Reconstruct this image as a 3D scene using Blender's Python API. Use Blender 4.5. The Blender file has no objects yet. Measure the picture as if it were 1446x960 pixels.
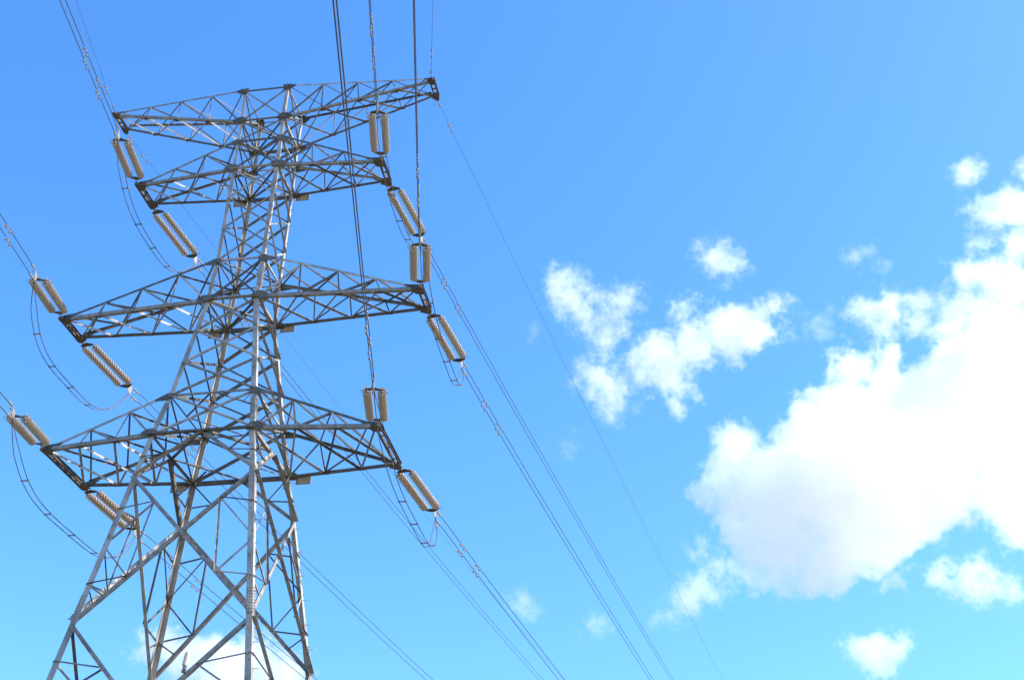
import bpy, bmesh, math, random
from mathutils import Vector as V, Matrix, noise
random.seed(7)
sc = bpy.context.scene
COL = sc.collection
R_ = math.radians

# ------------------------------------------------------------------ camera, sky, sun, exposure
CAMP = V((16.215, -36.791, 1.6))
RT = ((0.98754, 0.15721, 0.00649), (-0.07867, 0.52906, -0.84493), (-0.13627, 0.83390, 0.53484))
cd = bpy.data.cameras.new('camera'); cam = bpy.data.objects.new('camera', cd); COL.objects.link(cam)
M3 = Matrix((RT[0], [-a for a in RT[1]], [-a for a in RT[2]])).transposed()
cam.matrix_world = Matrix.Translation(CAMP) @ M3.to_4x4()
cd.sensor_width = 36.0; cd.lens = 36.0 * 1753.2 / 1446.0
cd.clip_start = 0.1; cd.clip_end = 30000.0
sc.camera = cam

SA, SE = R_(83), R_(43)
SUN_DIR = V((math.sin(SA) * math.cos(SE), math.cos(SA) * math.cos(SE), math.sin(SE)))          # towards the sun
sun_el = math.asin(SUN_DIR.z); sun_az = math.atan2(SUN_DIR.x, SUN_DIR.y)
w = bpy.data.worlds.new('World'); sc.world = w; w.use_nodes = True
nt = w.node_tree; nt.nodes.clear()
sky = nt.nodes.new('ShaderNodeTexSky'); sky.sky_type = 'NISHITA'; sky.sun_disc = False
sky.sun_elevation = sun_el; sky.sun_rotation = sun_az
sky.altitude = 0; sky.air_density = 1.0; sky.dust_density = 0.6; sky.ozone_density = 3.5
bg = nt.nodes.new('ShaderNodeBackground'); bg.inputs['Strength'].default_value = 0.15
wo = nt.nodes.new('ShaderNodeOutputWorld')
bw = nt.nodes.new('ShaderNodeRGBToBW'); sat = nt.nodes.new('ShaderNodeMix'); sat.data_type = 'RGBA'; sat.clamp_factor = False
sat.inputs[0].default_value = 1.74                      # colour of a clear, clean sky
nt.links.new(sky.outputs[0], bw.inputs[0]); nt.links.new(bw.outputs[0], sat.inputs[6]); nt.links.new(sky.outputs[0], sat.inputs[7])
wb = nt.nodes.new('ShaderNodeVectorMath'); wb.operation = 'MULTIPLY'; wb.inputs[1].default_value = (1.10, 0.98, 1.02)
nt.links.new(sat.outputs[2], wb.inputs[0]); nt.links.new(wb.outputs[0], bg.inputs['Color']); nt.links.new(bg.outputs[0], wo.inputs['Surface'])
ld = bpy.data.lights.new('sun', 'SUN'); ld.energy = 5.0; ld.angle = R_(0.53); ld.color = (1.0, 0.91, 0.78)
sun = bpy.data.objects.new('sun', ld); COL.objects.link(sun)
sun.rotation_euler = SUN_DIR.to_track_quat('Z', 'Y').to_euler()
vs = sc.view_settings
vs.view_transform = 'Standard'; vs.look = 'None'; vs.gamma = 1.0; vs.use_curve_mapping = False
vs.exposure = 0.90
sc.cycles.max_bounces = 16; sc.cycles.volume_bounces = 14; sc.cycles.transparent_max_bounces = 32
sc.cycles.volume_step_rate = 1.0; sc.cycles.volume_max_steps = 256

# ------------------------------------------------------------------ materials
def mat(name):
    m = bpy.data.materials.new(name); m.use_nodes = True
    b = m.node_tree.nodes['Principled BSDF']
    return m, m.node_tree, b
def noisy(name, c1, c2, scale, rough=0.5, metal=0.0, r2=None, stretch=None, bump=0.0, detail=5.0, lo=0.35, hi=0.65, spots=None):
    m, t, b = mat(name)
    tc = t.nodes.new('ShaderNodeTexCoord'); mp = t.nodes.new('ShaderNodeMapping')
    if stretch: mp.inputs['Scale'].default_value = stretch
    nz = t.nodes.new('ShaderNodeTexNoise'); nz.inputs['Scale'].default_value = scale; nz.inputs['Detail'].default_value = detail
    cr = t.nodes.new('ShaderNodeValToRGB')
    cr.color_ramp.elements[0].position = lo; cr.color_ramp.elements[1].position = hi
    cr.color_ramp.elements[0].color = (*c1, 1); cr.color_ramp.elements[1].color = (*c2, 1)
    L = t.links.new
    L(tc.outputs['Object'], mp.inputs[0]); L(mp.outputs[0], nz.inputs['Vector']); L(nz.outputs[0], cr.inputs[0])
    out = cr.outputs[0]
    if spots:
        n2 = t.nodes.new('ShaderNodeTexNoise'); n2.inputs['Scale'].default_value = spots[1]; n2.inputs['Detail'].default_value = 8
        L(tc.outputs['Object'], n2.inputs['Vector'])
        r3 = t.nodes.new('ShaderNodeMapRange'); r3.inputs[1].default_value = spots[2]; r3.inputs[2].default_value = spots[2] + 0.08
        L(n2.outputs[0], r3.inputs[0])
        mx = t.nodes.new('ShaderNodeMix'); mx.data_type = 'RGBA'
        L(r3.outputs[0], mx.inputs[0]); L(out, mx.inputs[6]); mx.inputs[7].default_value = (*spots[0], 1)
        out = mx.outputs[2]
    L(out, b.inputs['Base Color'])
    b.inputs['Metallic'].default_value = metal
    mr = t.nodes.new('ShaderNodeMapRange'); mr.inputs[3].default_value = rough; mr.inputs[4].default_value = r2 if r2 is not None else rough
    L(nz.outputs[0], mr.inputs[0]); L(mr.outputs[0], b.inputs['Roughness'])
    if bump:
        bp = t.nodes.new('ShaderNodeBump'); bp.inputs['Strength'].default_value = bump; bp.inputs['Distance'].default_value = 0.01
        L(nz.outputs[0], bp.inputs['Height']); L(bp.outputs[0], b.inputs['Normal'])
    return m
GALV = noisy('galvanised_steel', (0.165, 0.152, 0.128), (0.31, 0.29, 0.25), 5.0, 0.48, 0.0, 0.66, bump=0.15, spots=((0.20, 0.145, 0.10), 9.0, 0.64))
GALV2 = noisy('shaded_weathered_galvanised_steel', (0.075, 0.068, 0.056), (0.15, 0.137, 0.112), 4.0, 0.55, 0.0, 0.75, bump=0.15, spots=((0.13, 0.085, 0.055), 7.0, 0.58))  # shade of left and far sides put into a darker, rust-spotted steel
DARKST = noisy('shaded_weathered_plate_steel', (0.05, 0.042, 0.033), (0.11, 0.095, 0.075), 6.0, 0.6, 0.0, 0.75, bump=0.1, spots=((0.09, 0.05, 0.03), 8.0, 0.58))  # brown shade on the plates mixed into the base colour, plus rust spots
GALV3 = noisy('bright_galvanised_steel', (0.26, 0.25, 0.225), (0.46, 0.44, 0.40), 3.0, 0.42, 0.0, 0.6, bump=0.15, spots=((0.24, 0.17, 0.11), 6.0, 0.66), stretch=(1, 1, .4))  # paler steel: random variation, and painted sunlight on the left bottom lacing
LEGM = noisy('leg_galvanised_steel', (0.25, 0.228, 0.19), (0.44, 0.41, 0.355), 2.5, 0.48, 0.0, 0.66, bump=0.15, spots=((0.22, 0.155, 0.10), 5.0, 0.62), stretch=(1, 1, .5))
RVAR = random.Random(3)
HARD = noisy('line_hardware_steel', (0.20, 0.185, 0.165), (0.33, 0.31, 0.285), 20.0, 0.45, 0.2, 0.6)
WIRE = noisy('aged_aluminium_wire', (0.055, 0.055, 0.06), (0.09, 0.09, 0.095), 3.0, 0.55, 0.2, 0.7)
PORC = noisy('glazed_porcelain', (0.41, 0.31, 0.20), (0.56, 0.46, 0.34), 3.0, 0.16, 0.0, 0.3, lo=0.3, hi=0.7)
CAPM = noisy('insulator_cap_iron', (0.16, 0.15, 0.14), (0.24, 0.22, 0.20), 20.0, 0.5, 0.4, 0.6)
PLATE = noisy('tag_enamel', (0.42, 0.36, 0.25), (0.52, 0.46, 0.34), 6.0, 0.4, 0.0, 0.5)
CONC = noisy('concrete', (0.28, 0.27, 0.25), (0.40, 0.39, 0.36), 4.0, 0.85, 0.0, 0.9, bump=0.3)
GRASS = noisy('dry_grass_ground', (0.060, 0.055, 0.028), (0.10, 0.085, 0.05), 0.35, 0.9, 0.0, 0.95, bump=0.5, detail=10)
CREAM = noisy('cream_porcelain', (0.55, 0.45, 0.38), (0.68, 0.57, 0.50), 5.0, 0.3, 0.0, 0.4)

# ------------------------------------------------------------------ helpers
def link(name, bm, m, parent=None, smooth=False, loc=None):
    me = bpy.data.meshes.new(name)
    bmesh.ops.recalc_face_normals(bm, faces=bm.faces)
    if smooth:
        for f in bm.faces: f.smooth = True
    if m is GALV and name not in ('leg', 'lower_chord'): m = RVAR.choice((GALV, GALV, GALV2, GALV3, GALV))
    bm.to_mesh(me); bm.free(); me.materials.append(m)
    o = bpy.data.objects.new(name, me); COL.objects.link(o)
    if parent: o.parent = parent
    if loc is not None: o.location = loc
    return o
def thing(name, label, cat, loc=(0, 0, 0), group=None):
    o = bpy.data.objects.new(name, None); COL.objects.link(o); o.location = loc; o.empty_display_size = 0.3
    o['label'] = label; o['category'] = cat
    if group: o['group'] = group
    return o
def perp(d, e):
    e = e - d * e.dot(d); return e.normalized()
def angle(bm, a, b, e1, e2, s, t=0.01, off1=0.0, off2=0.0, s2=None):
    """steel angle: heel runs a-b, one flange along e1, the other along e2"""
    a, b, e1, e2 = V(a), V(b), V(e1), V(e2)
    d = (b - a).normalized(); e1 = perp(d, e1); e2 = perp(d, e2 - e1 * e2.dot(e1))
    s2 = s2 or s
    sh = e1 * off1 + e2 * off2
    prof = [(0, 0), (s, 0), (s, t), (t, t), (t, s2), (0, s2)]
    rings = []
    for p in (a, b):
        rings.append([bm.verts.new(p + sh + e1 * u + e2 * v) for u, v in prof])
    n = 6
    for i in range(n):
        bm.faces.new((rings[0][i], rings[0][(i + 1) % n], rings[1][(i + 1) % n], rings[1][i]))
    bm.faces.new(rings[0][:4]); bm.faces.new((rings[0][0], rings[0][3], rings[0][4], rings[0][5]))
    bm.faces.new(rings[1][:4]); bm.faces.new((rings[1][0], rings[1][3], rings[1][4], rings[1][5]))
def plate(bm, pts, n, t=0.014, off=0.0):
    n = V(n).normalized()
    A = [bm.verts.new(V(p) + n * off) for p in pts]; B = [bm.verts.new(V(p) + n * (off + t)) for p in pts]
    bm.faces.new(A); bm.faces.new(B[::-1])
    for i in range(len(pts)):
        j = (i + 1) % len(pts); bm.faces.new((A[i], A[j], B[j], B[i]))
def tube(bm, pts, r, n=6, caps=True):
    pts = [V(p) for p in pts]; rings = []; up = V((0, 0, 1))
    for i, p in enumerate(pts):
        d = (pts[min(i + 1, len(pts) - 1)] - pts[max(i - 1, 0)]).normalized()
        x = d.cross(up)
        if x.length < 1e-3: x = d.cross(V((1, 0, 0)))
        x.normalize(); y = d.cross(x)
        rr = r[i] if isinstance(r, (list, tuple)) else r
        rings.append([bm.verts.new(p + x * rr * math.cos(2 * math.pi * k / n) + y * rr * math.sin(2 * math.pi * k / n)) for k in range(n)])
    for A, B in zip(rings, rings[1:]):
        for k in range(n): bm.faces.new((A[k], A[(k + 1) % n], B[(k + 1) % n], B[k]))
    if caps: bm.faces.new(rings[0]); bm.faces.new(rings[-1][::-1])
def box(bm, c, x, y, z, sx, sy, sz):
    c, x, y, z = V(c), V(x).normalized(), V(y).normalized(), V(z).normalized()
    vv = [bm.verts.new(c + x * sx * i / 2 + y * sy * j / 2 + z * sz * k / 2) for i in (-1, 1) for j in (-1, 1) for k in (-1, 1)]
    for f in ((0, 1, 3, 2), (4, 6, 7, 5), (0, 4, 5, 1), (2, 3, 7, 6), (0, 2, 6, 4), (1, 5, 7, 3)): bm.faces.new([vv[i] for i in f])
def lathe(bm, prof, a, d, n=14):
    """prof: (distance along d, radius)"""
    d = V(d).normalized(); x = d.orthogonal().normalized(); y = d.cross(x); a = V(a); rings = []
    for s, r in prof:
        rings.append([bm.verts.new(a + d * s + x * r * math.cos(2 * math.pi * k / n) + y * r * math.sin(2 * math.pi * k / n)) for k in range(n)])
    for A, B in zip(rings, rings[1:]):
        for k in range(n): bm.faces.new((A[k], A[(k + 1) % n], B[(k + 1) % n], B[k]))
    bm.faces.new(rings[0]); bm.faces.new(rings[-1][::-1])
def bolts(bm, c, n, pts, r=0.014, h=0.02):
    for p in pts: lathe(bm, [(0, r), (h, r)], V(c) + V(p), n, 6)

# ------------------------------------------------------------------ ground
bm = bmesh.new()
N = 60; S = 300.0
gv = [[bm.verts.new(((i / N - .5) * S, (j / N - .5) * S, 0.0)) for j in range(N + 1)] for i in range(N + 1)]
for i in range(N):
    for j in range(N): bm.faces.new((gv[i][j], gv[i + 1][j], gv[i + 1][j + 1], gv[i][j + 1]))
g = link('ground', bm, GRASS); g['kind'] = 'structure'
BOUNCE_LAND = noisy('pale_bounce_land', (0.22, 0.19, 0.11), (0.34, 0.30, 0.20), 0.004, 0.9, 0.0, 0.95, detail=6)  # unseen pale land, added to bounce light onto the cloud undersides
bm = bmesh.new(); n = 48; ra = [bm.verts.new((60 * math.cos(2 * math.pi * k / n), 60 * math.sin(2 * math.pi * k / n), .02)) for k in range(n)]
for rad in (400.0, 2000.0, 8000.0, 25000.0):
    rb_ = [bm.verts.new((rad * math.cos(2 * math.pi * k / n), rad * math.sin(2 * math.pi * k / n), .02)) for k in range(n)]
    for k in range(n): bm.faces.new((ra[k], ra[(k + 1) % n], rb_[(k + 1) % n], rb_[k]))
    ra = rb_
g = link('bounce_fields', bm, BOUNCE_LAND); g['kind'] = 'structure'

# ------------------------------------------------------------------ tower geometry data
# level heights and half widths, from the top: 1 = crossarm 1 top, 1b = bottom ...
Zl = [37.84, 36.179, 35.126, 33.655, 29.173, 27.344, 23.008, 21.34, 19.662, 14.40, 7.2, 0.35]
Wl = [0.972, 0.932, 0.938, 0.950, 0.955, 1.010, 1.578, 1.850, 2.110, 2.878, 3.93, 4.93]
DR = 1.04
CXT = [(37.84, -.03), (33.6, 0), (29.2, -.04), (27.344, -.09), (23, -.03), (21.34, -.05), (19.66, 0), (14.4, .07), (7.2, .15), (.35, .2)]
def cx_of(z):
    for (a, u), (b, v) in zip(CXT, CXT[1:]):
        if a >= z >= b: return u + (v - u) * (a - z) / (a - b)
    return CXT[0][1] if z > 37 else CXT[-1][1]
def node(z, sx, sy):
    for i in range(len(Zl) - 1):
        if z <= Zl[i] and z >= Zl[i + 1]:
            f = (Zl[i] - z) / (Zl[i] - Zl[i + 1]); ww = Wl[i] + f * (Wl[i + 1] - Wl[i]); break
    else: ww = Wl[0] if z > Zl[0] else Wl[-1]
    return V((sx * ww + cx_of(z), sy * ww * DR, z))
tower = thing('transmission_tower', 'tall galvanised steel lattice pylon with four pairs of crossarms carrying the wires', 'pylon')

# legs --------------------------------------------------------------
bolt_me = None
def make_bolt():
    b = bmesh.new()
    lathe(b, [(0, .010), (.15, .010)], (0, 0, 0), (1, 0, 0), 6)
    lathe(b, [(0, .019), (.02, .019)], (.148, 0, 0), (1, 0, 0), 6)
    lathe(b, [(0, .019), (.02, .019)], (.012, 0, 0), (1, 0, 0), 6)
    return b
legs = {}
for sx in (-1, 1):
    for sy in (-1, 1):
        b = bmesh.new()
        segs = [(0.35, 14.40, .20, .018), (14.40, 19.662, .20, .018), (19.662, 27.344, .18, .016), (27.344, 33.655, .15, .014), (33.655, 37.84, .125, .012)]
        for z0, z1, s, t in segs:
            zz = [z for z in Zl if z0 < z < z1] + [z0, z1]; zz.sort()
            for p, q in zip(zz, zz[1:]):
                angle(b, node(p, sx, sy), node(q, sx, sy), (-sx, 0, 0), (0, -sy, 0), s, t)
        # splice angles with bolt rows
        for zc, s in ((14.9, .21), (22.2, .19), (28.3, .16), (8.5, .21)):
            p, q = node(zc - .45, sx, sy), node(zc + .45, sx, sy)
            angle(b, p + V((sx * .012, sy * .012, 0)), q + V((sx * .012, sy * .012, 0)), (-sx, 0, 0), (0, -sy, 0), s, .012)
            for k in range(9):
                for u in (.06, .14):
                    f = node(zc - .4 + .1 * k, sx, sy)
                    lathe(b, [(0, .017), (.035, .017)], f + V((-sx * u, sy * .008, 0)), (0, sy, 0), 6)
                    lathe(b, [(0, .017), (.035, .017)], f + V((sx * .008, -sy * u, 0)), (sx, 0, 0), 6)
        legs[sx, sy] = link('leg', b, LEGM, tower)
# climbing bolts on the two right legs and the far left leg
proto = None
for (sx, sy) in ((1, -1), (1, 1)):
    k = 0; z = 11.0
    while z < 37.0 and k < 62:
        p = node(z, sx, sy); z += 0.42; k += 1
        if proto is None:
            o = link('step_bolt', make_bolt(), HARD, legs[sx, sy]); proto = o
        else:
            o = proto.copy(); COL.objects.link(o); o.parent = legs[sx, sy]
        if k % 2: o.location = p + V((sx * .002, -sy * .09, 0)); o.rotation_euler = (0, 0, 0 if sx > 0 else math.pi)
        else: o.location = p + V((-sx * .09, sy * .002, 0)); o.rotation_euler = (0, 0, math.pi / 2 * sy)
# footings (top-level pieces of concrete the tower stands on)
for sx in (-1, 1):
    for sy in (-1, 1):
        b = bmesh.new(); p = node(.35, sx, sy)
        box(b, (p.x, p.y, .2), (1, 0, 0), (0, 1, 0), (0, 0, 1), .9, .9, .4); box(b, (p.x, p.y, .02), (1, 0, 0), (0, 1, 0), (0, 0, 1), 1.3, 1.3, .08)
        bmesh.ops.bevel(b, geom=b.edges[:], offset=.02, segments=1, affect='EDGES')
        link('footing', b, CONC, tower)

# faces ---------------------------------------------------------------
FACES = [((-1, -1), (1, -1), V((0, -1, 0))), ((1, -1), (1, 1), V((1, 0, 0))), ((1, 1), (-1, 1), V((0, 1, 0))), ((-1, 1), (-1, -1), V((-1, 0, 0)))]
def brace(bm, a, b, n, s, t=.008, outside=True, trim=0.0, ux=None, lift=0.0):
    """angle brace on a face with outward normal n"""
    d = (b - a).normalized(); u = n.cross(d)
    if u.z < 0: u = -u
    if ux is not None and u.x * ux < 0: u = -u
    if lift: a = a + V((0, 0, lift)); b = b + V((0, 0, lift))
    a2, b2 = a + d * trim, b - d * trim
    if outside: angle(bm, a2 - u * s / 2, b2 - u * s / 2, u, n, s, t, off2=.004)
    else: angle(bm, a2 - u * s / 2, b2 - u * s / 2, u, -n, s, t, off2=.020)
def panel(z1, z0, big, small, ex=False):
    for (p, q, n) in FACES:
        b = bmesh.new()
        A, B, C, D = node(z1, *p), node(z1, *q), node(z0, *p), node(z0, *q)
        nn = (C - A).cross(B - A).normalized();  nn = nn if nn.dot(n) > 0 else -nn
        brace(b, A, D, nn, big, outside=True, trim=.05); brace(b, B, C, nn, small, outside=False, trim=.05)
        # centre bolt
        link('cross_brace', b, GALV if n.y < 0 or n.x > 0 else GALV2, tower)  # left and far faces get the darker steel as painted shade
def lin(a, b, n): return [a + (b - a) * i / n for i in range(n + 1)]
lv = [(37.84, 36.179, .065, .05), (36.179, 35.126, .065, .05), (35.126, 33.655, .07, .055)]
l = lin(33.655, 29.173, 3); l[1] += .05; l[2] += .03
lv += [(l[i], l[i + 1], .075, .055) for i in range(3)] + [(29.173, 27.344, .08, .065)]
l = lin(27.344, 23.008, 3); l[1] -= -.02
lv += [(l[i], l[i + 1], .10, .07) for i in range(3)] + [(23.008, 21.34, .10, .07)]
for a, c, s1, s2 in lv: panel(a, c, s1, s2)
panel(14.40, 7.2, .12, .12); panel(7.2, .35, .12, .12)
# big cross between 19.66 and 14.4 and the small bars in its side triangles
def bar(a, c, nn, s, outside, m, par=None, name='stay_brace'):
    b = bmesh.new(); brace(b, a, c, nn, s, .006, outside); return link(name, b, m, par or tower)
def tri(z1, z0, s=.05, upper=True, lower=True, big=.13):
    for (p, q, n) in FACES:
        A, B, C, D = node(z1, *p), node(z1, *q), node(z0, *p), node(z0, *q)
        nn = (C - A).cross(B - A).normalized(); nn = nn if nn.dot(n) > 0 else -nn
        b = bmesh.new()
        brace(b, A, D, nn, big * (1.25 if n.x < 0 else 1), .010, True, .05, lift=.14 if n.x < 0 else 0); brace(b, B, C, nn, big * (.8 if n.y < 0 else 1), .010, False, .05)
        link('cross_brace', b, GALV, tower)
        wt = (B - A).length; wb = (D - C).length; f = wt / (wt + wb)
        X = A.lerp(D, f)
        for (T, Bt) in ((A, C), (B, D)):
            P = T.lerp(X, .47); Q = Bt.lerp(X, .50); Mm = T.lerp(Bt, .49)
            leg = lambda h: T.lerp(Bt, h)
            mm = GALV if n.x > 0 or n.y < 0 else GALV2  # small bars on left and far faces: shade by darker steel
            bar(P, leg(.24), nn, s, True, mm); bar(P, Mm, nn, s, False, mm); bar(P, Q, nn, s * 1.2, True, mm)
            bar(Mm, Q, nn, s, False, mm); bar(Q, leg(.75), nn, s, True, mm); bar(leg(.75), Bt.lerp(X, .29), nn, s, False, mm)
tri(19.662, 14.40)
# small bars in the panel under it
for (p, q, n) in FACES:
    A, B, C, D = node(14.40, *p), node(14.40, *q), node(7.2, *p), node(7.2, *q)
    nn = (C - A).cross(B - A).normalized(); nn = nn if nn.dot(n) > 0 else -nn
    for (T, Bt, E_) in ((A, C, D), (B, D, C)):
        P = T.lerp(E_, .21)
        bar(P, T.lerp(Bt, .17), nn, .05, True, GALV); bar(P, T.lerp(Bt, .38), nn, .05, False, GALV)
# inverted V from crossarm 4 down to 19.66, with its small bars
for (p, q, n) in FACES:
    A, B, C, D = node(21.34, *p), node(21.34, *q), node(19.662, *p), node(19.662, *q)
    nn = (C - A).cross(B - A).normalized(); nn = nn if nn.dot(n) > 0 else -nn
    Mi = (A + B) / 2
    b = bmesh.new()
    brace(b, Mi, C, nn, .13, .01, True, .05); brace(b, Mi, D, nn, .13, .01, True, .05)
    link('chevron_brace', b, GALV, tower)
    for (T, Bt) in ((A, C), (B, D)):
        h = Mi.lerp(Bt, .5)
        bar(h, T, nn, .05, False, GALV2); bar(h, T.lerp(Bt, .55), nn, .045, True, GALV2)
    b = bmesh.new()
    # mid gusset
    ux = (B - A).normalized()
    plate(b, [Mi - ux * .32 + V((0, 0, .05)), Mi + ux * .32 + V((0, 0, .05)), Mi + ux * .22 - V((0, 0, .17)), Mi - ux * .22 - V((0, 0, .17))], nn, .012, -.014)
    link('gusset_plate', b, DARKST, tower)
# horizontals
def horiz(z, s, which=(0, 1, 2, 3), outside=False):
    for i in which:
        p, q, n = FACES[i]; b = bmesh.new()
        brace(b, node(z, *p), node(z, *q), n, s, .009, outside, .04); link('horizontal_brace', b, GALV, tower)
for z, s, wh in ((37.84, .05, (0, 1, 2, 3)), (36.179, .09, (1, 3)), (35.126, .06, (0, 1, 2, 3)), (33.655, .09, (1, 3)), (29.173, .06, (0, 1, 2, 3)),
              (27.344, .10, (1, 3)), (23.008, .06, (0, 1, 2, 3)), (21.34, .12, (1, 3))): horiz(z, s, wh)
# plan bracing inside the body
def plan(z, s, diamond=False):
    b = bmesh.new(); c = [node(z, *p) for p in ((-1, -1), (1, -1), (1, 1), (-1, 1))]
    up = V((0, 0, 1))
    if diamond:
        m = [(c[i] + c[(i + 1) % 4]) / 2 for i in range(4)]
        for i in range(4):
            brace(b, m[i], m[(i + 1) % 4], up, s, .008, True, .08)
        for i in range(4):
            h = (m[i] + m[(i + 1) % 4]) / 2; brace(b, h, c[(i + 1) % 4], up, s * .6, .006, False, .05)
    else:
        brace(b, c[0], c[2], up, s, .007, True, .08); brace(b, c[1], c[3], up, s, .007, False, .08)
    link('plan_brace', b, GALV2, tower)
plan(21.34, .08, True); plan(27.344, .07); plan(33.655, .06); plan(36.179, .055); plan(23.008, .05, True); plan(29.173, .05); plan(35.126, .05)

# crossarms -------------------------------------------------------------
ARMS = [  # z top at body, z bottom at body, tip z, length, tip half width, panels, chord, lacing
    (37.84, 36.179, 37.87, 6.864, .436, 4, .10, .055),
    (35.126, 33.655, 33.655, 5.028, .625, 3, .12, .060),
    (29.173, 27.344, 27.344, 6.923, .677, 4, .14, .068),
    (23.008, 21.34, 21.34, 5.928, 1.452, 3, .14, .072)]
TIP = {}
UP = V((0, 0, 1))
for ai, (zt, zb, ztip, L, tw, npan, cs, ls) in enumerate(ARMS):
    # the bottom chords run across the body as one pair of beams
    for sy in (-1, 1):
        b = bmesh.new(); A, B = node(zb, -1, sy), node(zb, 1, sy)
        angle(b, A + V((-.05, sy * .014, -cs / 2)), B + V((.05, sy * .014, -cs / 2)), UP, (0, sy, 0), cs, .012)
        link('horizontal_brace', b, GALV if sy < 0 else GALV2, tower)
    for sx in (-1, 1):
        TIPn, TIPf = V((sx * L, -tw, ztip)), V((sx * L, tw, ztip))
        arm = bpy.data.objects.new('crossarm', None); COL.objects.link(arm); arm.parent = tower
        ch = {}
        for sy in (-1, 1):
            T = TIPn if sy < 0 else TIPf
            ins = V((0, 0, 0))
            rt, rb = node(zt, sx, sy), node(zb, sx, sy)
            ch['t', sy] = (rt, T + V((-sx * .25, 0, .06))); ch['b', sy] = (rb, T + V((0, 0, -.02)))
            if ai == 0: ch['t', sy] = (rt, T + V((-sx * .2, 0, .08))); ch['b', sy] = (rb, T + V((0, 0, -.03)))
            b = bmesh.new()
            angle(b, ch['b', sy][0] + V((0, sy * .014, -cs / 2)), ch['b', sy][1] + V((0, 0, -cs / 2)), UP, (0, -sy, 0), cs, .012)
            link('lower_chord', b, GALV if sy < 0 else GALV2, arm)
            b = bmesh.new()
            c2 = cs * .72
            angle(b, ch['t', sy][0] + V((0, sy * .014, c2 / 2)), ch['t', sy][1] + V((0, 0, c2 / 2)), -UP, (0, -sy, 0), c2, .010)
            link('upper_chord', b, GALV, arm)
        # (the top arm also runs a third light chord pair: its apex line is the upper chord)
        fr = [i / npan for i in range(npan)] + [.985]
        P = {k: [a.lerp(c, f) for f in fr] for k, (a, c) in ch.items()}
        def plane(k1, k2, s, cross, flip=False):
            A0, A1 = P[k1], P[k2]
            nn = (A1[0] - A0[0]).cross(A0[1] - A0[0]).normalized()
            cen = (ch['t', -1][0] + ch['t', 1][0] + ch['b', -1][0] + ch['b', 1][0] + TIPn + TIPf) / 6
            if nn.dot(A0[0] - cen) < 0: nn = -nn
            for i in range(npan):
                b = bmesh.new(); last = i == npan - 1
                if not last or k1[0] == k2[0]:
                    if cross:
                        low = k1[0] == 'b'
                        # left arms: bars running near-outer to far-inner carry their web on the sunny side
                        brace(b, A0[i], A1[i + 1], nn, s, .007, True, .04, ux=1 if low else None)
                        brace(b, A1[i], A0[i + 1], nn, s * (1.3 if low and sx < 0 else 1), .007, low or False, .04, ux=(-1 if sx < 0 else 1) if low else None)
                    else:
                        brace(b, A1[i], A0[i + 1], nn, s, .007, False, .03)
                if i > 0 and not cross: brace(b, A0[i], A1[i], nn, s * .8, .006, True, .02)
                if len(b.verts): link('bottom_lacing' if k1[0] + k2[0] == 'bb' else 'top_lacing' if k1[0] + k2[0] == 'tt' else 'side_lacing', b, GALV3 if sx < 0 and k1[0] + k2[0] == 'bb' else GALV if nn.y < 0 or nn.z < 0 else GALV2, arm)  # left bottom lacing: sunlit look painted by the paler steel
                else: b.free()
        plane(('b', -1), ('b', 1), ls, True)
        plane(('t', -1), ('t', 1), ls * .8, True)
        plane(('t', -1), ('b', -1), ls, False)
        plane(('t', 1), ('b', 1), ls, False)
        # tip beam: two channels along y with end plates and ear plates
        b = bmesh.new()
        hh = .16 if ai else .12
        for dx in (-.065, .065):
            box(b, (sx * (L) + dx, 0, ztip - .02), (1, 0, 0), (0, 1, 0), UP, .012, 2 * tw + .22, hh)
            for dz in (-hh / 2 + .006, hh / 2 - .006):
                box(b, (sx * L + dx * 1.45, 0, ztip - .02 + dz), (1, 0, 0), (0, 1, 0), UP, .05, 2 * tw + .22, .010)
        for k in range(3):
            yy = -tw * .6 + k * tw * .6
            box(b, (sx * L, yy, ztip - .02 - hh / 2 - .007), (1, 0, 0), (0, 1, 0), UP, .17, .08, .008)
        link('tip_beam', b, DARKST, arm)
        for sy in (-1, 1):
            T = TIPn if sy < 0 else TIPf
            b = bmesh.new()
            n = V((0, sy, 0))
            # wedge gusset in the side plane at the tip
            wdt = .60 if ai else .34
            k = 1 if ai else .6
            plate(b, [T + V((sx * .10 * k, 0, -.10 * k)), T + V((sx * .10 * k, 0, .06 * k)), T + V((-sx * .15, 0, .13 * k)), T + V((-sx * wdt, 0, .175 * k)), T + V((-sx * wdt, 0, .12 * k)), T + V((-sx * .22 * k, 0, -.10 * k))], n, .014, .016)
            for k_ in range(5):
                lathe(b, [(0, .015), (.03, .015)], T + V((-sx * (.03 + .06 * k_ * k), sy * .028, (-.04 + .025 * k_) * k)), n, 6)
            link('gusset_plate', b, DARKST, arm)
            b = bmesh.new()
            plate(b, [T + V((-sx * .24 * k, sy * .10, 0)), T + V((sx * .11, sy * .10, 0)), T + V((sx * .06, sy * .25, 0)), T + V((-sx * .06, sy * .25, 0)), ], UP, .014, -.13)
            link('ear_plate', b, DARKST, arm)
            b = bmesh.new()
            plate(b, [T + V((-sx * .20 * k, -sy * .24 * k, 0)), T + V((sx * .09, -sy * .24 * k, 0)), T + V((sx * .11, sy * .095, 0)), T + V((-sx * .34 * k, sy * .095, 0))], UP, .012, -.128)
            link('base_plate', b, DARKST, arm)
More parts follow.
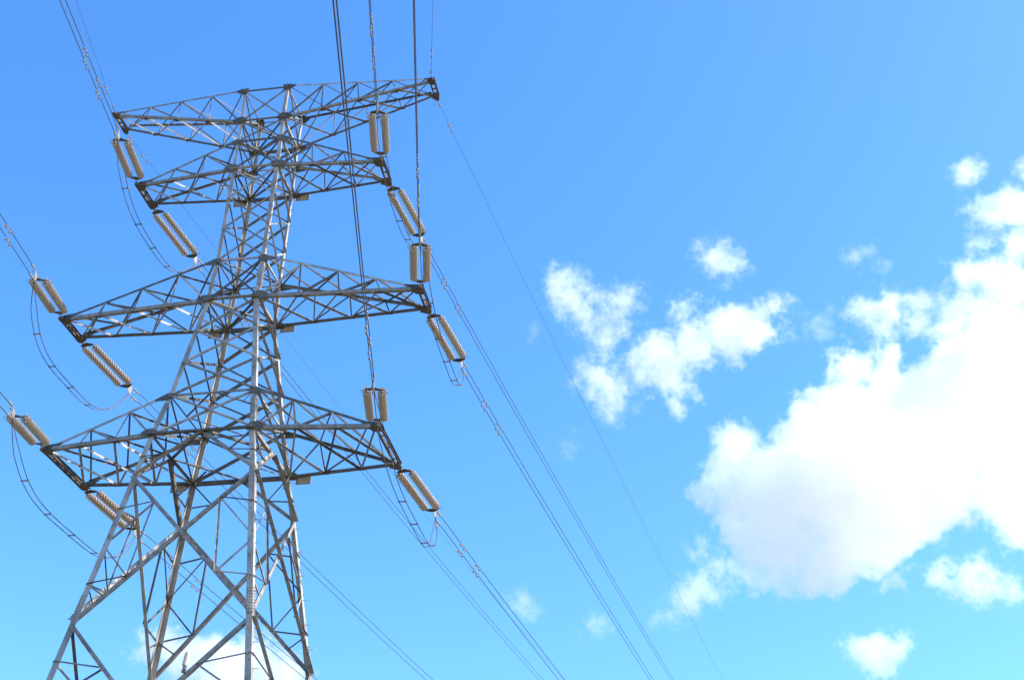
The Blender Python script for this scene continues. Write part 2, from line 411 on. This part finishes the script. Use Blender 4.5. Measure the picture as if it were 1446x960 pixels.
        # gussets where the arm meets the body
        for sy in (-1, 1):
            b = bmesh.new(); n = V((0, sy, 0)); rt, rb = node(zt, sx, sy), node(zb, sx, sy)
            d = (ch['t', sy][1] - rt).normalized()
            g1 = .30 if ai == 0 else .5
            plate(b, [rt + V((-sx * .22, 0, .03)), rt + V((sx * .02, 0, .06)), rt + d * g1 + V((0, 0, .03)), rt + d * g1 - V((0, 0, .05)), rt + V((sx * .08, 0, -.24)), rt + V((-sx * .2, 0, -.2))], n, .012, .030)
            link('gusset_plate', b, DARKST if ai == 0 else GALV2, arm); b = bmesh.new()
            plate(b, [rb + V((-sx * .26, 0, -.13)), rb + V((sx * .26, 0, -.13)), rb + V((sx * .34, 0, .06)), rb + V((sx * .12, 0, .2)), rb + V((-sx * .14, 0, .2)), rb + V((-sx * .28, 0, .05))], n, .012, .030)
            for k in range(4):
                for c_, z_ in ((rb, 0),):
                    lathe(b, [(0, .015), (.03, .015)], c_ + V((sx * (-.14 + .1 * k), sy * .04, z_)), n, 6)
            link('gusset_plate', b, DARKST if ai == 0 else GALV2, arm)
        # small node plates on the bottom chords
        for sy in (-1, 1):
            for i in range(1, npan):
                b = bmesh.new()
                p_ = P['b', sy][i]
                plate(b, [p_ + V((-.16, 0, 0)), p_ + V((.16, 0, 0)), p_ + V((.1, -sy * .14, 0)), p_ + V((-.1, -sy * .14, 0))], UP, .008, -cs / 2 - .010)
                link('node_plate', b, DARKST, arm)
        TIP[ai + 1, sx] = (TIPn, TIPf)
# caps on the very top of the legs
for sx in (-1, 1):
    for sy in (-1, 1):
        b = bmesh.new(); p = node(37.84, sx, sy)
        box(b, p + V((-sx * .05, -sy * .05, .06)), (1, 0, 0), (0, 1, 0), UP, .34, .2, .012)
        box(b, p + V((-sx * .05, sy * .046, -.03)), (1, 0, 0), (0, 1, 0), UP, .30, .012, .18)
        link('cap_plate', b, DARKST, tower)

# phase tags hanging at the roots of the arms -----------------------------
def tag_plate(p, rz):
    t = thing_part = bmesh.new()
    f = bmesh.new()
    x = V((math.cos(rz), math.sin(rz), 0)); y = V((-math.sin(rz), math.cos(rz), 0))
    box(t, p, x, y, UP, .50, .006, .36)
    o = link('phase_tag', t, PLATE, tower)
    for s in (-1, 1):
        box(f, p + UP * s * .185, x, y, UP, .56, .03, .03); box(f, p + x * s * .262, x, y, UP, .03, .03, .338)
    link('tag_frame', f, HARD, o)
for (zb, sx, sy, dx, dz) in ((33.655, 1, 1, .38, -.03), (27.344, 1, 1, .42, -.05), (21.34, 1, 1, .50, -.07), (33.655, -1, 1, -.38, -.03), (27.344, -1, 1, -.45, -.05), (21.34, -1, 1, -.55, -.07)):
    p = node(zb, sx, sy); tag_plate(p + V((dx, sy * .07, dz - .02)), 0.0)

# ------------------------------------------------------------------ line hardware
AZN, AZF = 2.917, 0.158
def wire_pt(T, side, s, dz=0.0, sl=None, k=6e-4, az=None):
    if az is None: az = AZN if side == 'n' else AZF
    if sl is None: sl = .168 if side == 'n' else .096
    return V((T.x + s * math.sin(az), T.y + s * math.cos(az), T.z - sl * s + k * s * s + dz))
names = {1: 'top', 2: 'second', 3: 'third', 4: 'lowest'}
sides = {-1: 'left', 1: 'right'}
# one disc, copied
DISC = .160
disc_me = None
def disc_obj(parent):
    global disc_me
    if disc_me is None:
        b = bmesh.new()
        lathe(b, [(.0, .030), (.004, .046), (.050, .050), (.054, .064), (.064, .104), (.074, .134), (.082, .142), (.088, .140), (.088, .128), (.082, .120), (.094, .114), (.095, .104), (.084, .096), (.094, .082), (.095, .074), (.084, .064), (.094, .05), (.104, .026), (.160, .024)], (0, 0, 0), (0, 0, 1), 20)
        for f in b.faces:
            if max(math.hypot(v.co.x, v.co.y) for v in f.verts) < .0505 or f.calc_center_median().z > .100: f.material_index = 1
        disc_me = bpy.data.meshes.new('insulator_disc'); bmesh.ops.recalc_face_normals(b, faces=b.faces)
        for f in b.faces: f.smooth = True
        b.to_mesh(disc_me); b.free(); disc_me.materials.append(PORC); disc_me.materials.append(CAPM)
    o = bpy.data.objects.new('insulator_disc', disc_me); COL.objects.link(o); o.parent = parent; return o
NDISC = 16
def insulator(arm, sx, side):
    T = TIP[arm, sx][0 if side == 'n' else 1].copy(); sy = -1 if side == 'n' else 1
    T0 = T.copy(); p0 = T + V((0, sy * .2, -.125))
    p1 = wire_pt(T, side, 3.50)
    d = (wire_pt(T, side, 3.3) - wire_pt(T, side, .3)).normalized()
    h = d.cross(UP).normalized(); v = h.cross(d)
    place = 'near' if side == 'n' else 'far'
    lab = {('n', -1): 'double string of tan discs pulling up and away from the %s left crossarm tip', ('f', -1): 'double string of tan discs hanging down-right from the %s left crossarm tip',
           ('n', 1): 'steep double string of tan discs rising above the %s right crossarm tip', ('f', 1): 'slanting double string of tan discs below the %s right crossarm tip'}[(side, sx)] % names[arm]
    root = thing('insulator_assembly', lab, 'insulator', p0, 'insulator strings at the crossarm tips')
    O = lambda p: V(p) - p0
    a0 = wire_pt(T, side, .42); ys = .23
    # link from ear to the first yoke
    b = bmesh.new()
    tube(b, [O(p0) + V((0, -sy * .04, .03)), O(a0) - d * .10], .018, 6)
    for sgn in (-1, 1): tube(b, [O(p0) + h * .03 * sgn, O(p0 + (a0 - p0) * .5) + h * .035 * sgn, O(a0) - d * .02 + h * .03 * sgn], .012, 6)
    tube(b, [O(p0) - h * .05, O(p0) + h * .05], .018, 6)
    link('shackle', b, HARD, root)
    b = bmesh.new()
    plate(b, [O(a0) - d * .05 - h * .06, O(a0) - d * .05 + h * .06, O(a0) + h * (ys + .05) + d * .10, O(a0) + h * (ys + .03) + d * .18, O(a0) - h * (ys + .03) + d * .18, O(a0) - h * (ys + .05) + d * .10], v, .018, -.009)
    link('yoke_plate', b, DARKST, root)
    s0 = .42 + .24
    end = s0 + NDISC * DISC
    q = d.to_track_quat('Z', 'Y')
    for sgn in (-1, 1):
        b = bmesh.new()
        st = wire_pt(T, side, 0) + d * s0 + h * ys * sgn
        a_ = wire_pt(T, side, 0) + d * (.42 + .14) + h * ys * sgn
        e_ = wire_pt(T, side, 0) + d * (end + .10) + h * ys * sgn
        tube(b, [O(a_), O(e_)], .016, 6)
        o = link('insulator_string', b, CAPM, root)
        for k in range(NDISC):
            # the cap faces the tower
            c = disc_obj(o); c.location = O(st + d * DISC * k); c.rotation_mode = 'QUATERNION'; c.rotation_quaternion = q
    y2 = wire_pt(T, side, 0) + d * (end + .06)
    b = bmesh.new()
    plate(b, [O(y2) - h * (ys + .03), O(y2) + h * (ys + .03), O(y2) + h * (ys + .05) + d * .08, O(y2) + h * .07 + d * .22, O(y2) - h * .07 + d * .22, O(y2) - h * (ys + .05) + d * .08], v, .018, -.009)
    link('yoke_plate', b, DARKST, root)
    # vertical yoke that spreads the two sub-conductors
    y3 = y2 + d * .20
    b = bmesh.new()
    plate(b, [O(y3) - v * .06, O(y3) + v * .06, O(y3) + d * .22 + v * .22, O(y3) + d * .28 + v * .20, O(y3) + d * .28 - v * .20, O(y3) + d * .22 - v * .22], h, .018, -.009)
    link('yoke_plate', b, HARD, root)
    for sgn in (-1, 1):
        b = bmesh.new(); c0 = y3 + d * .24 + v * .19 * sgn
        tube(b, [O(c0), O(c0 + d * .16)], .014, 6); lathe(b, [(0, .024), (.05, .036), (.32, .036), (.40, .02)], O(c0 + d * .14), d, 8)
        tube(b, [O(c0 + d * .22), O(c0 + d * .26 - v * .10), O(c0 + d * .16 - v * .17)], [.026, .024, .020], 6)
        link('tension_clamp', b, HARD, root)
    # arcing horns: open rackets at the line end
    for sgn in (-1, 1):
        base = y2 + h * sgn * (ys + .02)
        pts = [base, base + h * sgn * .12 + d * .06, base + h * sgn * .17 - d * .06, base + h * sgn * .15 - d * .24, base + h * sgn * .05 - d * .30 + v * .16, base + v * .20 - d * .18, base + v * .12]
        b = bmesh.new(); tube(b, [O(p) for p in pts], .012, 6); link('arcing_horn', b, HARD, root)
    return y3 + d * .5, d, v, h
ENDS = {}
for arm in (2, 3, 4):
    for sx in (-1, 1):
        for side in 'nf':
            ENDS[arm, sx, side] = insulator(arm, sx, side)

def damper(par, c, d, hang):
    """stockbridge damper clipped under a wire"""
    b = bmesh.new()
    tube(b, [c + V((0, 0, .03)), c + hang * .08], .022, 6)
    tube(b, [c + hang * .08 - d * .24, c + hang * .07, c + hang * .08 + d * .24], .008, 5)
    o = link('vibration_damper', b, HARD, par)
    for s in (-1, 1):
        b = bmesh.new()
        lathe(b, [(0, .022), (.02, .036), (.11, .040), (.13, .026)], c + hang * .085 + d * s * .13, d * s, 8)
        link('damper_weight', b, HARD, o)
AZT = {(2, 1, 'n'): (2.922, .1687), (3, 1, 'n'): (2.924, .1686), (4, 1, 'n'): (2.917, .1683), (2, -1, 'n'): (2.916, .1678), (3, -1, 'n'): (2.914, .1661), (4, -1, 'n'): (2.918, .1693),
       (2, 1, 'f'): (.1515, .1025), (3, 1, 'f'): (.1526, .0971), (4, 1, 'f'): (.160, .0943), (2, -1, 'f'): (.158, .099), (3, -1, 'f'): (.1625, .0896), (4, -1, 'f'): (.1628, .0925)}
SS = [0, .5, 1, 2, 3, 4, 6, 8, 10, 13, 16, 20, 25, 30, 36, 43, 50, 58, 66, 75, 85, 95, 105, 120, 135, 150, 170, 190, 210, 230, 250, 270]
for (arm, sx, side), (E, d, v, h) in ENDS.items():
    T = TIP[arm, sx][0 if side == 'n' else 1]
    az, sl = AZT[arm, sx, side]
    lab = {('n', -1): 'twin wires running up to the left out of frame from the %s left crossarm', ('f', -1): 'twin wires passing behind the tower from the %s left crossarm to the lower right',
           ('n', 1): 'twin wires climbing to the top of the picture from the %s right crossarm', ('f', 1): 'twin wires running down to the lower right from the %s right crossarm'}[(side, sx)] % names[arm]
    root = thing('conductor_bundle', lab, 'power line', T, 'twin conductor spans')
    O = lambda p: p - T
    ds = [6.72, 8.5] if side == 'n' else [6.5, 8.3]
    for sgn in (-1, 1):
        pts = []
        for s in SS:
            p = wire_pt(T, side, 4.0 + s, 0, sl, 6e-4, az); pts.append(O(p) + V((0, 0, .19 * sgn)))
        pts[0] = O(E + v * .19 * sgn)
        b = bmesh.new(); tube(b, pts, .0165, 6); c = link('conductor', b, WIRE, root)
        for s_ in ds:
            p = wire_pt(T, side, s_ + (.12 * sgn), 0, sl, 6e-4, az); dd = (wire_pt(T, side, s_ + 1, 0, sl, 6e-4, az) - wire_pt(T, side, s_, 0, sl, 6e-4, az)).normalized()
            damper(c, O(p) + V((0, 0, .19 * sgn)), dd, V((0, 0, -1)))
# jumper loops
JP = {(3, -1): (2.0, 3.6, -.3), (4, -1): (2.0, 4, 0), (2, -1): (2.1, 3, 0), (4, 1): (2.35, 4, .3), (3, 1): (2.15, 3.6, .2), (2, 1): (1.9, 2.5, 0)}
for (arm, sx), (D, pw, out) in JP.items():
    A = ENDS[arm, sx, 'n']; B = ENDS[arm, sx, 'f']
    T = TIP[arm, sx][0]
    root = thing('jumper_loop', 'pair of slack black wires with spacers looping under the %s %s crossarm tip' % (names[arm], sides[sx]), 'cable', T, 'jumper loops under the crossarm tips')
    O = lambda p: p - T
    a = A[0] - A[2] * .08 - A[1] * .25; c = B[0] - B[2] * .08 - B[1] * .25
    def jp(t):
        t = max(0, min(1, t)); sh = 1 - abs(2 * t - 1) ** pw
        return a.lerp(c, t) + V((out * sh, 0, -D * sh))
    for sgn in (-1, 1):
        pts = [O(jp(t / 40)) + V((sgn * .11, 0, .0)) * min(1, t / 3, (40 - t) / 3) for t in range(41)]
        b = bmesh.new(); tube(b, pts, .0155, 6); link('jumper_wire', b, WIRE, root)
    for t in (.16, .34, .52, .70, .85):
        b = bmesh.new(); p = O(jp(t)); t_ = (jp(t + .01) - jp(t - .01)).normalized()
        box(b, p, (1, 0, 0), t_, V((1, 0, 0)).cross(t_), .20, .035, .03)
        for s in (-1, 1): box(b, p + V((s * .11, 0, 0)), (1, 0, 0), t_, V((1, 0, 0)).cross(t_), .05, .07, .05)
        link('spacer', b, CAPM, root)
# ground wires from the top arm
for sx in (-1, 1):
    for side in 'nf':
        T = TIP[1, sx][0 if side == 'n' else 1] + V((0, -.2 if side == 'n' else .2, -.1 if side == 'f' else .0))
        az, sl, k = {(1, 'n'): (2.909, .0803, 5e-4), (-1, 'n'): (2.9177, .0807, 5e-4), (1, 'f'): (.1653, .1264, 4.9e-4), (-1, 'f'): (.1731, .1085, 4.9e-4)}[sx, side]
        lab = {(1, 'n'): 'thin single wire rising straight up from the top right crossarm tip', (-1, 'n'): 'thin single wire rising to the upper left from the top left crossarm tip',
               (1, 'f'): 'thin single wire sloping from the top right crossarm tip down past the clouds', (-1, 'f'): 'thin single wire passing behind the tower from the top left crossarm tip'}[sx, side]
        root = thing('ground_wire', lab, 'power line', T, 'thin ground wires')
        O = lambda p: p - T
        b = bmesh.new(); tube(b, [O(wire_pt(T, side, s, 0, sl, k, az)) for s in SS], .0075, 5); wv = link('wire', b, WIRE, root)
        dd = (wire_pt(T, side, 1, 0, sl, k, az) - T).normalized()
        b = bmesh.new()
        tube(b, [V((0, .15 if side == 'n' else -.15, 0)), dd * .18], .02, 6); lathe(b, [(0, .02), (.03, .03), (.24, .03), (.3, .012)], dd * .15, dd, 8)
        tube(b, [dd * .42, dd * .15 + V((-sx * .14, 0, -.16)), V((-sx * .2, .15 if side == 'n' else -.15, -.04))], .007, 5)
        link('tension_clamp', b, HARD, root)
        damper(wv, O(wire_pt(T, side, 1.5, 0, sl, k, az)), dd, V((0, 0, -1)))

# small capped cylinder clamped on a lower brace of the near face
nA, nB = node(14.40, 1, -1), node(7.2, -1, -1)
pd = nA.lerp(nB, .255) + V((0, -.09, .10))
dv = thing('capped_post_lamp', 'small cream capped cylinder standing on a lower brace at the bottom of the picture', 'lamp', pd)
b = bmesh.new(); lathe(b, [(0, .075), (.02, .085), (.36, .085), (.40, .07), (.43, .03)], (0, 0, .12), (.12, 0, 1), 14); link('housing', b, CREAM, dv, smooth=False)
b = bmesh.new(); lathe(b, [(0, .04), (.03, .06), (.10, .06), (.125, .04)], (0, 0, 0), (.12, 0, 1), 10); box(b, (0, .03, -.03), (1, 0, 0), (0, 1, 0), UP, .14, .10, .07); link('bracket', b, CAPM, dv)

# ------------------------------------------------------------------ clouds: real volumes high up and far away
def cloud_mat(name, dens):
    m = bpy.data.materials.new(name); m.use_nodes = True; t = m.node_tree; t.nodes.clear()
    o = t.nodes.new('ShaderNodeOutputMaterial'); p = t.nodes.new('ShaderNodeVolumePrincipled')
    p.inputs['Color'].default_value = (1, 1, 1, 1); p.inputs['Density'].default_value = dens; p.inputs['Anisotropy'].default_value = 0.6
    t.links.new(p.outputs[0], o.inputs['Volume']); return m
def cloud_nodes(name, puffs, lo, hi, res, m, unit, warp, amp, size, edge, seed, fine, ax, flat):
    """density = how far inside the union of puffs a point is, frayed by noise; lengths in units of `unit` metres"""
    g = bpy.data.node_groups.new(name, 'GeometryNodeTree')
    g.interface.new_socket('Geometry', in_out='OUTPUT', socket_type='NodeSocketGeometry')
    g.interface.new_socket('Geometry', in_out='INPUT', socket_type='NodeSocketGeometry')
    nn, L = g.nodes, g.links.new
    def vm(op, a, b=None, c=None):
        n = nn.new('ShaderNodeVectorMath'); n.operation = op
        for i, x in enumerate((a, b, c)):
            if x is None: continue
            if hasattr(x, 'is_linked'): L(x, n.inputs[i])
            else: n.inputs[i].default_value = x
        return n.outputs['Value'] if op == 'DISTANCE' else n.outputs[0]
    def ma(op, a, b=None, c=None, cl=False):
        n = nn.new('ShaderNodeMath'); n.operation = op; n.use_clamp = cl
        for i, x in enumerate((a, b, c)):
            if x is None: continue
            if hasattr(x, 'is_linked'): L(x, n.inputs[i])
            else: n.inputs[i].default_value = x
        return n.outputs[0]
    pos = vm('MULTIPLY', nn.new('GeometryNodeInputPosition').outputs[0], (1 / unit,) * 3)
    ofs = vm('ADD', pos, (seed * 731.0, seed * 177.0, 0))
    def nz(sz, det, rough=.55):
        n = nn.new('ShaderNodeTexNoise'); n.inputs['Scale'].default_value = 1.0 / sz; n.inputs['Detail'].default_value = det; n.inputs['Roughness'].default_value = rough
        L(ofs, n.inputs['Vector']); return n
    w1 = vm('SUBTRACT', nz(size * 1.6, 3).outputs['Color'], (.5,) * 3)
    wp = vm('MULTIPLY_ADD', w1, (warp,) * 3, pos)
    # clouds are shallower than they are wide: distances along `ax` count more
    dp = nn.new('ShaderNodeVectorMath'); dp.operation = 'DOT_PRODUCT'; L(wp, dp.inputs[0]); dp.inputs[1].default_value = ax
    sc_ = nn.new('ShaderNodeVectorMath'); sc_.operation = 'SCALE'; sc_.inputs[0].default_value = ax; L(ma('MULTIPLY', dp.outputs['Value'], 1 / flat - 1), sc_.inputs['Scale'])
    wp = vm('ADD', wp, sc_.outputs[0])
    cur = None
    for (c, r) in puffs:
        c = c + ax * c.dot(ax) * (1 / flat - 1)
        q = ma('MULTIPLY_ADD', vm('DISTANCE', wp, c), -1.0, r)
        cur = q if cur is None else ma('SMOOTH_MAX', cur, q, 8.0)
    f = ma('MULTIPLY_ADD', nz(size, 4, .6).outputs[0], amp, -amp * .47)
    d = ma('ADD', cur, f)
    d = ma('ADD', d, ma('MULTIPLY_ADD', nz(size * .26, 4, .72).outputs[0], amp * fine, -amp * fine * .5))
    d = ma('MULTIPLY', d, 1.0 / edge, cl=True)
    v = nn.new('GeometryNodeVolumeCube'); L(ma('POWER', d, 1.4), v.inputs['Density'])
    v.inputs['Min'].default_value = lo; v.inputs['Max'].default_value = hi
    for a, r in zip('XYZ', res): v.inputs['Resolution ' + a].default_value = r
    sm = nn.new('GeometryNodeSetMaterial'); sm.inputs['Material'].default_value = m; L(v.outputs[0], sm.inputs[0])
    go = nn.new('NodeGroupOutput'); L(sm.outputs[0], go.inputs[0]); return g
def ray(px, py): return (V(RT[0]) * ((px - 723) / 1753.2) + V(RT[1]) * ((py - 480) / 1753.2) + V(RT[2]))
def cloud(label, puffs, dens=.022, grow=1.2, fine=.8, warp=30, amp=70, size=40, edge=14, seed=1, H=1250.0, depth=.3, cell=1.6, flat=.6, group='white fair weather clouds'):
    """puffs: bearing, elevation and size of each billow; the cloud floats at height H above the ground"""
    cx = sum(p[0] for p in puffs) / len(puffs); cy = sum(p[1] for p in puffs) / len(puffs)
    r0 = ray(cx, cy); D = H / r0.z; C0 = CAMP + r0 * D; unit = D / 1753.2
    rnd = random.Random(seed); P = []
    puffs = [(x, y, r) for x, y, r in puffs]
    for (x, y, r) in puffs:
        c = (ray(x, y) * (D + rnd.uniform(-1, 1) * r * unit * depth) + CAMP - C0) / unit
        P.append((c, r * grow))
    pad = warp * .35 + amp * .42; amp = amp * 1.0
    ax = V((r0.x, r0.y, 0)).normalized(); ex = [math.sqrt(1 - ax[i] ** 2 * (1 - flat ** 2)) for i in range(3)]
    lo = V([min(c[i] - (r + pad * .8) * ex[i] for c, r in P) for i in range(3)]) * unit; hi = V([max(c[i] + (r + pad * .8) * ex[i] for c, r in P) for i in range(3)]) * unit
    res = [max(8, min(460, int((hi[i] - lo[i]) / (unit * cell)))) for i in range(3)]
    m = cloud_mat('cloud_vapour', dens / unit)
    vd = bpy.data.volumes.new('cloud'); o = bpy.data.objects.new('cloud', vd); COL.objects.link(o); o.location = C0
    md = o.modifiers.new('cloud', 'NODES'); md.node_group = cloud_nodes('cloud_field', P, lo, hi, res, m, unit, warp, amp, size, edge, seed, fine, V((r0.x, r0.y, 0)).normalized(), flat)
    o['label'] = label; o['category'] = 'cloud'; o['group'] = group
    return o
cloud('huge bright white cloud filling the lower right of the sky', [
    (1040, 680, 54), (1045, 640, 42), (1085, 745, 62), (1130, 680, 80), (1140, 615, 50), (1165, 785, 58), (1100, 800, 42), (1230, 680, 110), (1195, 575, 50), (1260, 580, 60), (1235, 765, 58), (1300, 720, 60),
    (1320, 640, 80), (1370, 560, 85), (1420, 500, 70), (1350, 505, 42), (1420, 620, 85), (1440, 700, 50), (1205, 525, 34), (1250, 518, 26), (1405, 705, 42), (1445, 745, 34), (1362, 700, 34)], seed=1, dens=.034, amp=115, size=48, edge=10, cell=2.4, grow=1.03, fine=.55)
cloud('tall torn white cloud on the right edge above the huge cloud', [(1400, 300, 28), (1430, 295, 30), (1385, 345, 18), (1440, 345, 26), (1375, 385, 28), (1420, 400, 33), (1350, 440, 28), (1390, 430, 30), (1440, 440, 24), (1310, 425, 20), (1300, 460, 16)], seed=2, size=30, amp=80, edge=18, dens=.026, grow=1.25, warp=36, fine=.7)
cloud('oval white cloud just left of the tall torn cloud', [(1222, 442, 22), (1255, 436, 26), (1245, 465, 20), (1275, 450, 14)], seed=3, size=24, amp=80, edge=20, dens=.028, warp=28, grow=1.3)
cloud('wispy cloud patch right of the thin wire, top left of the patches', [(795, 402, 24), (812, 422, 28), (832, 452, 24), (872, 428, 24), (852, 482, 20), (868, 455, 22), (890, 412, 9)], seed=24, size=22, amp=95, edge=26, dens=.036, warp=38, grow=1.28)
cloud('wispy cloud patch crossed at its left edge by the thin wire', [(845, 535, 28), (868, 560, 26), (828, 520, 14), (858, 584, 12), (880, 530, 14)], seed=5, size=22, amp=90, edge=26, dens=.034, warp=36, grow=1.3)
cloud('broad middle white cloud between the wispy patches and the oval cloud', [(925, 500, 34), (938, 535, 30), (965, 568, 14), (985, 485, 34), (1035, 470, 38), (1078, 455, 28), (965, 436, 20), (955, 510, 30), (1102, 432, 12), (900, 520, 14)], seed=6, size=28, amp=90, edge=18, dens=.036, warp=36, grow=1.2)
cloud('small cloud puff floating above the broad middle cloud', [(1015, 366, 24), (992, 348, 13), (1036, 372, 16), (1020, 397, 9)], seed=7, size=20, amp=75, edge=22, dens=.03, warp=28, grow=1.4)
cloud('smallest round cloud puff high on the right', [(1367, 243, 19), (1360, 252, 12)], seed=8, size=16, amp=55, edge=18, dens=.032, warp=20, grow=1.3)
cloud('cloud fragment cut by the right edge, highest in the sky', [(1444, 235, 14), (1450, 245, 14)], seed=9, size=16, amp=50, edge=18, dens=.03, warp=18, grow=1.3)
cloud('long white cloud below the huge cloud at the right edge', [(1325, 816, 18), (1365, 818, 28), (1400, 828, 24), (1432, 838, 16), (1382, 803, 18), (1385, 848, 12)], seed=10, size=24, amp=75, edge=14, dens=.03, warp=30, grow=1.22)
cloud('flat white cloud alone at the bottom right', [(1212, 916, 20), (1240, 922, 27), (1268, 918, 20), (1245, 942, 18)], seed=11, size=22, amp=60, edge=12, dens=.032, warp=24, grow=1.25)
cloud('ragged cloud tail under the left end of the huge cloud', [(972, 845, 26), (942, 870, 16), (998, 828, 24), (1018, 800, 20), (985, 775, 12), (1040, 820, 14)], seed=12, size=22, amp=85, edge=22, dens=.026, warp=34, grow=1.3)
cloud('faint small cloud low in the middle between the wires', [(738, 853, 18), (756, 864, 11)], seed=13, size=16, amp=60, edge=22, dens=.026, warp=24, grow=1.35)
cloud('faint torn cloud low beside the thin wire', [(840, 880, 16), (820, 900, 9), (857, 890, 10)], seed=14, size=16, amp=60, edge=24, dens=.024, warp=24, grow=1.35)
cloud('pale cloud low behind the tower legs', [(205, 915, 18), (245, 912, 28), (285, 925, 34), (330, 938, 40), (375, 945, 38), (415, 955, 28), (320, 965, 40), (250, 940, 28)], seed=15, size=30, amp=80, edge=16, dens=.042, warp=30, grow=1.12)
cloud('faint wisps between the small puff and the tall torn cloud', [(1205, 362, 13), (1225, 355, 10), (1250, 376, 9), (1268, 408, 7)], seed=16, size=13, amp=60, edge=26, dens=.024, warp=30, grow=1.5)
cloud('thin short wisp left of the huge cloud, near the three wires', [(803, 632, 10), (812, 612, 8), (800, 645, 7), (770, 628, 6)], seed=17, size=13, amp=50, edge=26, dens=.02, warp=26, grow=1.5)
cloud('tiny faint wisp touching the thin wire left of the patches', [(752, 465, 10), (750, 480, 7)], seed=18, size=13, amp=45, edge=24, dens=.022, warp=20, grow=1.5)
cloud('faint veil of cloud right of the broad middle cloud', [(1155, 462, 16), (1138, 448, 10), (1172, 438, 9), (1112, 475, 9), (1120, 430, 8)], seed=19, size=15, amp=60, edge=28, dens=.02, warp=34, grow=1.5)
